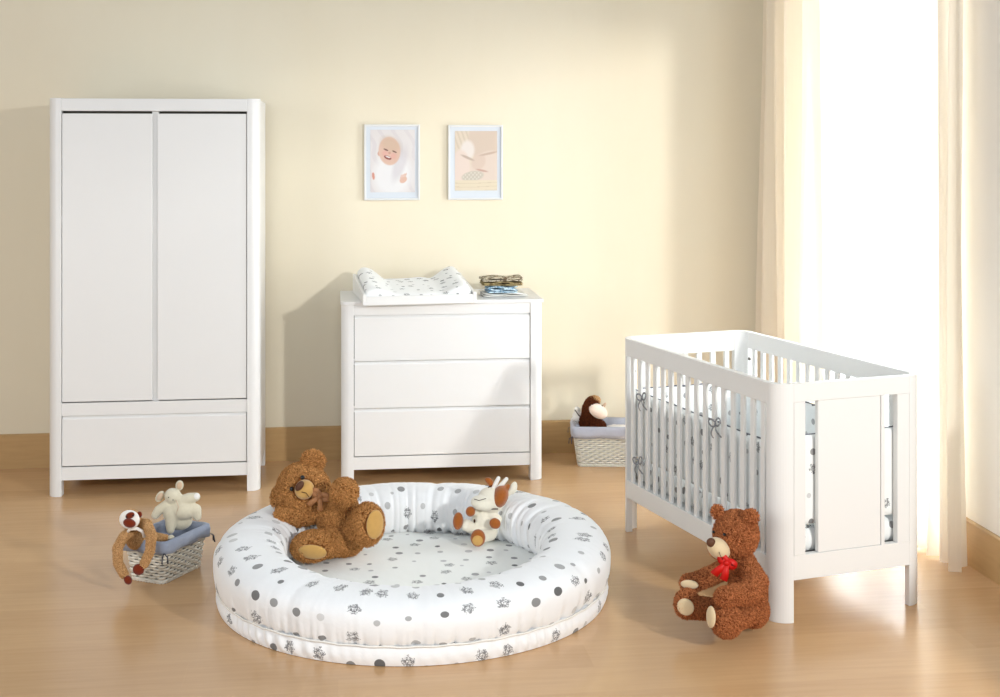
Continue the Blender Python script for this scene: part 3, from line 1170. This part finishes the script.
def disc(center, normal, rx, ry, t, up=(0, 0, 1)):
    n_ = Vector(normal).normalized()
    x = Vector(up).cross(n_).normalized(); y = n_.cross(x).normalized()
    m = Matrix((x, y, n_)).transposed()
    return ico(center, (rx, ry, t), m)


# bear lounging in the nest
def bear_in_nest():
    w_, L = toy_frame(348, 553, 5.13, .086)
    root = empty('teddy_bear', w_, -YAW, 'golden brown curly teddy bear lounging in the round play nest with one paw raised', 'teddy bear')
    head = L(304, 491, .05)
    bl = [
        ('e', head, (.096, .096, .106), eul(0, -28, 0)),
        ('e', L(318, 503, .05), (.06, .06, .06)),
        ('e', L(338, 515, .03), (.078, .080, .100), eul(0, -14, 0)),
        ('e', L(344, 535, .02), (.078, .080, .074)),
        # ears
        ('e', L(313, 461, .06), (.041, .020, .036), eul(0, 5, 0)),
        ('e', L(278.5, 496, .06), (.020, .022, .040), eul(0, 10, 0)),
        # raised arm (photo right)
        ('c', [L(338, 505, -.01), L(342, 497, -.05)], [.036, .040]),
        ('e', L(344.5, 491.5, -.100), (.045, .045, .044)),
        # arm resting on the ring
        ('c', [L(316, 511, .02), L(298, 515, .0), L(284, 515, -.01)], [.036, .036, .032]),
        # legs
        ('c', [L(342, 540, -.02), L(328, 543, -.08)], [.048, .046]),
        ('e', L(313, 545.5, -.12), (.078, .050, .050), eul(0, -8, 0)),
        ('c', [L(352, 533, .0), L(360, 526, -.07)], [.048, .046]),
        ('e', L(367, 524, -.10), (.062, .050, .076), eul(0, 14, -35)),
    ]
    mz = L(304.5, 489.5, -.046)
    me = blobs_mesh(bl, .005, 3)
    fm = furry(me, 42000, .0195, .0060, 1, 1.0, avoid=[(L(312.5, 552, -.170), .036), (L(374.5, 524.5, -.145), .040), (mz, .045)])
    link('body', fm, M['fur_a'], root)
    mz = L(304.5, 489.5, -.046)
    emb('muzzle', [ico(mz, (.038, .044, .036), eul(8, -30, 10))], M['suede'], root)
    emb('nose', [ico(L(299.6, 486, -.082), (.013, .012, .022), eul(0, 38, 0))], M['nose'], root)
    m = MB(); m.tube([L(301.5, 492, -.092), L(306, 493, -.094), L(309, 497, -.088)], .0015, 6); m.build('mouth_stitch', M['dark_thread'], root, smooth=True)
    for x, y, dd in ((302.5, 477.5, -.056), (291.8, 489.0, -.048)):
        emb('eye', [ico(L(x, y, dd), (.009,) * 3)], M['black'], root)
    emb('foot_pad', [disc(L(312.5, 552, -.174), (-.12, -.86, -.42), .055, .034, .012)], M['suede'], root)
    emb('foot_pad', [disc(L(375.0, 524.5, -.150), (.55, -.83, -.05), .036, .056, .016)], M['suede'], root)
    b = bow(root, L(320, 496, -.055), .034, M['tan_ribbon'], 'neck_bow', (.1, -1, .1), (.5, 0, 1), 1.3, .009)
    return root


bear_in_nest()


# bear sitting against the crib
def bear_by_crib():
    w_, L = toy_frame(742, 632, 4.53, .003)
    root = empty('teddy_bear', w_, -YAW, 'reddish brown teddy bear with a red bow sitting on the floor against the crib post', 'teddy bear')
    bl = [
        ('e', L(736, 534, .02), (.073, .080, .078), eul(0, 8, 0)),
        ('c', [L(727, 547, -.0), L(719, 548, -.03)], [.042, .030]),
        ('e', L(717.5, 512, .03), (.018, .013, .023), eul(0, -15, 0)),
        ('e', L(750, 518, -.030), (.025, .018, .029), eul(0, 25, 0)),
        ('e', L(748, 588, .03), (.060, .072, .100), eul(0, -8, 0)),
        ('e', L(741, 563, .02), (.048, .052, .040)),
        ('e', L(753, 609, .03), (.050, .064, .056)),
        # near arm
        ('c', [L(749, 568, -.03), L(757, 582, -.065), L(748, 593, -.11), L(724, 597, -.155)], [.031, .034, .033, .029]),
        # far arm
        ('c', [L(728, 567, .04), L(712, 575, .05), L(695, 582, .06), L(689, 583, .05)], [.028, .028, .027, .028]),
        # far leg
        ('c', [L(735, 612, .05), L(712, 609, .02), L(692, 607, -.01)], [.034, .032, .034]),
        ('e', L(687, 603.5, -.01), (.040, .036, .046), eul(0, 0, 20)),
        # near leg
        ('c', [L(748, 613, -.02), L(738, 619, -.08), L(729, 622, -.11)], [.036, .030, .026]),
        ('e', L(727, 621, -.145), (.050, .042, .051), eul(0, 0, 20)),
    ]
    me = blobs_mesh(bl, .004, 3)
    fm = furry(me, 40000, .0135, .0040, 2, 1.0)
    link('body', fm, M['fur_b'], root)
    emb('muzzle', [ico(L(718.5, 548.5, -.044), (.044, .038, .033), eul(0, 42, 15))], M['beige_suede'], root)
    emb('nose', [ico(L(711.0, 542.5, -.066), (.0165, .012, .0155), eul(0, 20, 20))], M['nose'], root)
    m = MB(); m.tube([L(719, 552, -.083), L(720.5, 556, -.085), L(722, 558, -.082)], .0011, 6); m.build('mouth_stitch', M['dark_thread'], root, smooth=True)
    for x, y, dd in ((724.5, 534.5, -.052), (713.5, 532.0, .0)):
        emb('eye', [ico(L(x, y, dd), (.0055,) * 3)], M['black'], root)
    emb('hand_pad', [disc(L(689.5, 584.5, .018), (-.25, -.9, -.05), .031, .016, .006)], M['beige_suede'], root)
    emb('foot_pad', [disc(L(685.5, 607, -.048), (-.35, -.9, 0), .030, .029, .008)], M['beige_suede'], root)
    emb('foot_pad', [disc(L(711.0, 617, -.176), (-.86, -.50, .05), .022, .036, .009)], M['beige_suede'], root)
    bow(root, L(726.5, 562.5, -.072), .026, M['red'], 'neck_bow', (-.15, -1, .1), (.55, 0, 1), 1.9, .011)
    return root


bear_by_crib()


def plush(name, label, cat, px, py, d, z=None, group=None):
    w_, L = toy_frame(px, py, d, z)
    return empty(name, w_, -YAW, label, cat, group), L


def soft(name, bl, mat, root, voxel=.004, smooth=5):
    me = blobs_mesh(bl, voxel, smooth)
    return link(name, me, mat, root, True)


# little cow in the nest
def cow():
    root, L = plush('plush_cow', 'small cream and brown plush cow sitting against the rear inner side of the play nest', 'plush toy', 482, 545, 5.30, .088)
    soft('body', [
        ('e', L(484, 521, .02), (.050, .046, .066)),
        ('e', L(486, 532, .02), (.048, .048, .036)),
        ('e', L(491, 500, .01), (.056, .055, .052), eul(0, 25, 0)),
        ('e', L(483, 503, -.030), (.050, .036, .030), eul(0, 10, 0)),
        ('c', [L(478, 512, .0), L(474, 512, -.02)], [.018, .015]),
        ('c', [L(490, 514, .0), L(498, 519, -.02), L(497, 523, -.035)], [.020, .018, .015]),
        ('c', [L(478, 530, .0), L(466, 525, -.03)], [.026, .024]),
        ('c', [L(490, 534, .0), L(480, 537, -.06)], [.028, .025]),
    ], M['cream_plush'], root, .0035)
    soft('head_patch', [('e', L(500, 496.5, .00), (.033, .054, .046), eul(0, 20, 0)), ('c', [L(505, 490, .0), L(508, 486, .01)], [.014, .010])], M['brown_plush'], root)
    soft('ear', [('e', L(489, 481, .015), (.020, .012, .013), eul(0, 40, 0)), ('c', [L(489, 482, .015), L(494, 489, .015)], [.010, .012])], M['brown_plush'], root)
    soft('ear', [('e', L(513.5, 488, .015), (.016, .009, .028), eul(0, 15, 0)), ('c', [L(512, 490, .015), L(506, 495, .01)], [.011, .013])], M['cream_plush'], root)
    for a, b in (((493, 489), (498.5, 478)), ((499, 488), (506.5, 479))):
        soft('horn', [('c', [L(a[0], a[1], .01), L(b[0], b[1], .01)], [.011, .0085])], M['white_plush'], root, .003)
    soft('hoof', [('e', L(470.5, 511.5, -.035), (.020, .020, .021))], M['brown_plush'], root)
    soft('hoof', [('e', L(495, 523.5, -.050), (.024, .016, .022), eul(0, 25, 0))], M['brown_plush'], root)
    soft('hoof', [('e', L(458, 521, -.045), (.021, .022, .036), eul(0, 5, 0))], M['brown_plush'], root)
    soft('hoof', [('e', L(478, 538, -.085), (.030, .028, .035))], M['brown_plush'], root)
    emb('hoof_pad', [disc(L(477.5, 540.5, -.110), (0, -1, -.15), .021, .021, .005)], M['suede'], root)
    m = MB(); m.tube([L(474, 499, -.064), L(479, 500.5, -.068), L(486, 498.5, -.066)], .0013, 6); m.build('mouth_stitch', M['dark_thread'], root, smooth=True)
    emb('eye', [ico(L(490, 486.5, -.040), (.010, .003, .0028), eul(0, -25, 0))], M['dark_thread'], root)
    emb('belly_spot', [ico(L(474.5, 521, -.020), (.004, .006, .008))], M['dark_thread'], root)
    m = MB(); m.tube([L(486, 506, -.048), L(491, 509, -.046), L(498, 509, -.040)], .0022, 6); m.build('collar', M['dark_thread'], root, smooth=True)


cow()


# ------------------------------------------------------------------ baskets
def rrect(hx, hy, r, n):
    """points of a rounded rectangle, evenly spaced by length"""
    pts = []
    for cx_, cy_, a0 in ((hx - r, hy - r, 0), (-hx + r, hy - r, 90), (-hx + r, -hy + r, 180), (hx - r, -hy + r, 270)):
        for k in range(7):
            a = R(a0 + 90 * k / 6)
            pts.append(Vector((cx_ + r * math.cos(a), cy_ + r * math.sin(a))))
    pts.append(pts[0].copy())
    seg = [(pts[i + 1] - pts[i]).length for i in range(len(pts) - 1)]
    tot = sum(seg); out = []
    i = 0; acc = 0
    for k in range(n):
        t = tot * k / n
        while acc + seg[i] < t: acc += seg[i]; i += 1
        out.append(pts[i].lerp(pts[i + 1], (t - acc) / seg[i]))
    return out, tot


def basket(loc, rz, top, bot, h, liner, label, drop, group='wicker baskets with fabric liners'):
    root = empty('wicker_basket', loc, rz, label, 'basket', group)
    hx1, hy1 = top[0] / 2, top[1] / 2
    hx0, hy0 = bot[0] / 2, bot[1] / 2
    ns = 2 * int((top[0] + top[1]) / .026)      # stakes (even)
    per = ns * 6
    rows = int(h / .0115)
    m = MB()
    for r_ in range(rows):
        f = (r_ + .5) / rows
        pts, _ = rrect(hx0 + (hx1 - hx0) * f, hy0 + (hy1 - hy0) * f, .02, per)
        P = []
        for k, p in enumerate(pts):
            q = pts[(k + 1) % per] - pts[k - 1]
            nrm = Vector((q.y, -q.x)).normalized()
            s_ = math.sin(PI * k / 6 + PI * (r_ % 2)) * .0045
            P.append((p.x + nrm.x * s_, p.y + nrm.y * s_, .006 + (h - .01) * f))
        m.tube(P, .0050, 6, True)
    pb, _ = rrect(hx0, hy0, .02, ns); pt, _ = rrect(hx1, hy1, .02, ns)
    for k in range(ns):
        a, b = pb[k], pt[k]
        m.tube([(a.x, a.y, .003), (b.x, b.y, h)], .0026, 5)
    m.build('woven_wall', M['wicker'], root, smooth=True, fix=False)
    m = MB()
    for ph in (0, PI):
        for hx, hy, z, rr in ((hx0 + .002, hy0 + .002, .0065, .005), (hx1 + .002, hy1 + .002, h - .002, .005)):
            pts, _ = rrect(hx, hy, .02, per)
            m.tube([(p.x * (1 + .004 * math.cos(k * .9 + ph)), p.y * (1 + .004 * math.cos(k * .9 + ph)), z + .004 * math.sin(k * .9 + ph)) for k, p in enumerate(pts)], rr * .8, 6, True)
    m.build('braided_rim', M['wicker'], root, smooth=True, fix=False)
    m = MB(); pts, _ = rrect(hx0, hy0, .02, 60)
    m.prism([(p.x, p.y) for p in pts], .004, .008, 'z'); m.build('base_panel', M['wicker'], root)
    # liner: inside pocket folded over the rim
    n = 160
    prof = [(-.030, -h + .014), (-.010, -h * .4), (-.009, -.005), (-.004, .008), (.003, .012), (.010, .008), (.0135, -.004), (.0145, -drop * .5), (.0165, -drop)]
    def P(i, j):
        off, dz = prof[j]
        f = min(1, (h + dz) / h)
        pts_ = ring_cache[j]
        p = pts_[i % n]
        wv = math.sin(i * .55 + j) * .0015 + math.sin(i * .21) * .001
        c = Vector((p.x, p.y)); d_ = c.normalized()
        dzz = dz + (0 if j < 6 else .003 * math.sin(i * .33))
        return (p.x + d_.x * wv, p.y + d_.y * wv, h + dzz)
    ring_cache = []
    for off, dz in prof:
        f = max(0, min(1, (h + dz) / h))
        ring_cache.append(rrect(hx0 + (hx1 - hx0) * f + off, hy0 + (hy1 - hy0) * f + off, .022, n)[0])
    mb = MB().grid(P, n, len(prof), True)
    mb.f.append(tuple(i * len(prof) for i in range(n))[::-1]); mb.m.append(0)
    o = mb.build('fabric_liner', liner, root, smooth=True, fix=False)
    so = o.modifiers.new('thick', 'SOLIDIFY'); so.thickness = .002
    # ties at the corners
    for sx, sy in ((1, 1), (-1, 1), (-1, -1), (1, -1)):
        m = MB()
        a = Vector((sx * (hx1 + .006), sy * (hy1 + .006), h - drop * .8))
        for q, (ex, ey) in enumerate(((sx * .020, sy * .006), (sx * .006, sy * .022))):
            b = a + Vector((ex, ey, -.035)); c = (a + b) / 2 + Vector((ex * .4, ey * .4, .006))
            for e in range(2):
                m.tube([a, c, b], [.0022, .0035, .0045], 6, flat=.5)
        m.build('ribbon_tie', M['ribbon_grey'], root, smooth=True)
    return root


# near basket: its long axis runs away from the camera
b1c = world(*(cs(166.5, 574, 5.185).xy))
ang1 = math.atan2(.22, .093) - YAW
basket((b1c.x, b1c.y, 0), ang1, (.278, .185), (.240, .150), .156, M['liner'], 'small white wicker basket with blue grey liner on the floor in front of the wardrobe', .034)
# rear basket behind the crib
b2 = Vector((1.455, 6.89, 0))
basket((b2.x, b2.y - .03, 0), R(-9), (.44, .24), (.385, .195), .200, M['liner_pale'], 'white wicker basket with lilac grey liner by the back wall, partly behind the crib', .045)
cl_ = world(*(cs(612, 430, 6.98).xy))


def rumpled(loc, sx, sy, sz, mat, label, seed):
    bm = bmesh.new(); bmesh.ops.create_icosphere(bm, subdivisions=5, radius=1)
    for v in bm.verts:
        p = v.co
        n_ = 1 + .28 * noise.noise(p * 1.8 + Vector((seed, 0, 0))) + .14 * abs(noise.noise(p * 4.5 + Vector((seed, 3, 0))))
        v.co = Vector((p.x * sx * n_, p.y * sy * n_, p.z * sz * n_))
    me = bpy.data.meshes.new('bundled_cloth'); bm.to_mesh(me); bm.free()
    o = link('bundled_cloth', me, mat, None, True); o.location = loc
    return tag(o, label, 'cloth')


rumpled((b2.x + .05, b2.y - .03, .140), .125, .075, .055, M['white_plush'], 'bundled white cloth lying inside the rear basket', 2)
rumpled((b1c.x + .02, b1c.y + .03, .070), .07, .09, .040, M['liner'], 'bundled blue grey cloth lying inside the small basket', 6)


# monkey hanging over the near basket
def monkey():
    root, L = plush('plush_monkey', 'tan plush monkey with a white face ring hanging over the near basket', 'plush toy', 136, 560, 5.02, .003)
    bl = [
        ('e', L(130, 519, -.0), (.034, .032, .034)),
        ('e', L(137, 537, .055), (.040, .040, .045)),
        ('c', [L(134, 530, .03), L(124, 536, -.02), L(117.5, 548, -.055), L(118, 563, -.07), L(124, 574, -.08)], [.015, .0155, .0155, .0145, .014]),
        ('c', [L(140, 523, .04), L(147, 524, .0), L(151.5, 535, -.045), L(150, 551, -.055), L(144, 564, -.06)], [.015, .016, .0165, .015, .014]),
        ('c', [L(143, 535, .06), L(156, 537.0, .09), L(166, 538, .10)], [.016, .014, .011]),
    ]
    me = blobs_mesh(bl, .004, 4)
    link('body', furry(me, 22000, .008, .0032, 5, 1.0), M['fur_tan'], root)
    emb('face_ring', [disc(L(129.5, 519.5, -.036), (-.1, -1, .05), .040, .036, .014)], M['white_plush'], root)
    emb('face', [ico(L(129.5, 523, -.050), (.024, .018, .017), eul(0, 15, 0)), ico(L(130, 515.5, -.050), (.018, .010, .012), eul(0, -25, 0))], M['maroon'], root)
    for x, y in ((126.5, 517), (133, 515.5)):
        emb('eye', [ico(L(x, y, -.062), (.0032,) * 3)], M['black'], root)
    emb('ear', [disc(L(139.5, 514.5, -.0), (-.1, -1, 0), .010, .012, .008)], M['maroon'], root)
    m = MB(); m.tube([L(127, 533, -.006), L(130, 529, -.030), L(137, 528.5, -.034), L(142.5, 531.5, -.024), L(144.5, 537, -.016)], .0062, 8); m.build('collar', M['white_plush'], root, smooth=True)
    emb('hand', [ico(L(128.0, 580, -.088), (.014, .016, .018), eul(0, -30, 0))], M['maroon'], root)
    emb('hand', [ico(L(138.5, 569.5, -.066), (.022, .016, .021), eul(0, 40, 0))], M['maroon'], root)
    emb('foot', [ico(L(171, 537.5, .10), (.013, .012, .010))], M['linen_plush'], root)


monkey()


def mouse():
    root, L = plush('plush_mouse', 'oatmeal plush mouse with round ears leaning over the back of the near basket', 'plush toy', 176, 530, 5.24, .09)
    soft('body', [
        ('e', L(173, 496, .0), (.034, .032, .031), eul(0, 20, 0)),
        ('e', L(182, 510, .0), (.058, .040, .038), eul(0, 4, 0)),
        ('e', L(172, 514, -.005), (.034, .034, .042)),
        ('c', [L(172, 514, -.01), L(171, 524, -.02), L(170.5, 530, -.03)], [.028, .023, .016]),
        ('c', [L(167, 505, .0), L(159, 510, .0), L(155.5, 515, .0)], [.022, .020, .017]),
        ('c', [L(182, 501, .0), L(189, 498.5, .0), L(196, 497, .0)], [.023, .023, .018]),
        ('c', [L(188, 508, .0), L(195, 510, .0), L(197.5, 517, .0)], [.028, .026, .016]),
        ('e', L(180, 520, .02), (.050, .035, .040)),
    ], M['linen_plush'], root, .0035)
    for x, y, rx, rz, a in ((160, 496.5, .016, .026, -35), (179.5, 485.5, .017, .022, 10)):
        e = soft('ear', [('e', L(x, y, .01), (rx, .008, rz), eul(0, -a if a < 0 else a, 0))], M['linen_plush'], root, .003)
        emb('inner_ear', [ico(L(x, y, -.0005), (rx * .62, .004, rz * .66), eul(0, -a if a < 0 else a, 0))], M['pink_plush'], root)
    emb('paw', [ico(L(196.5, 496.5, -.002), (.014, .017, .014))], M['white_plush'], root)
    m = MB(); m.tube([L(176, 500, -.032), L(178.5, 507, -.040), L(176, 515, -.036)], .0016, 6); m.build('seam_stitch', M['pink_plush'], root, smooth=True)
    for x, y in ((168.5, 497.5), (173, 500)):
        emb('eye', [ico(L(x, y, -.031), (.0022,) * 3)], M['black'], root)


mouse()


def horse():
    root, L = plush('plush_horse', 'dark brown plush horse with pale muzzle and ginger mane sitting in the rear basket', 'plush toy', 592, 432, 6.93, .14)
    bl = [
        ('e', L(590, 421, .03), (.056, .045, .055)),
        ('c', [L(590, 418, .03), L(590, 409, .0), L(592, 404, -.01)], [.045, .040, .038]),
        ('e', L(598, 426, .0), (.040, .035, .035)),
    ]
    me = blobs_mesh(bl, .005, 4)
    link('body', furry(me, 9000, .009, .004, 7), M['fur_dark'], root)
    me = blobs_mesh([('e', L(594, 400.0, .0), (.025, .026, .014))], .004)
    link('mane', furry(me, 2500, .016, .005, 8), M['fur_tan'], root)
    emb('muzzle', [ico(L(598, 411, -.035), (.054, .038, .036), eul(0, 32, 0))], M['pink_white'], root)
    for x, y in ((588, 402.5), (604, 405.5)):
        emb('ear', [ico(L(x, y, .0), (.009, .008, .018), eul(0, -35 if x < 595 else 35, 0))], M['pink_plush'], root)
    emb('eye', [ico(L(592.5, 404.5, -.046), (.004,) * 3)], M['black'], root)
    emb('eye', [ico(L(602, 406.0, -.045), (.004,) * 3)], M['black'], root)


horse()


def lamb():
    root, L = plush('plush_lamb', 'small white plush lamb with dark ribbon leaning on the left end of the rear basket', 'plush toy', 580, 432, 6.95, .14)
    soft('body', [('e', L(578, 417, .03), (.030, .028, .038), eul(0, -20, 0)), ('e', L(577, 409.5, .03), (.018, .018, .016)), ('c', [L(576, 419, .02), L(573.5, 419, .0)], [.014, .011])], M['white_plush'], root)
    m = MB(); m.tube([L(575, 410, -.0), L(578.5, 415, -.010), L(582.5, 418.5, -.004)], .0028, 6); m.build('neck_ribbon', M['dark_thread'], root, smooth=True)


lamb()
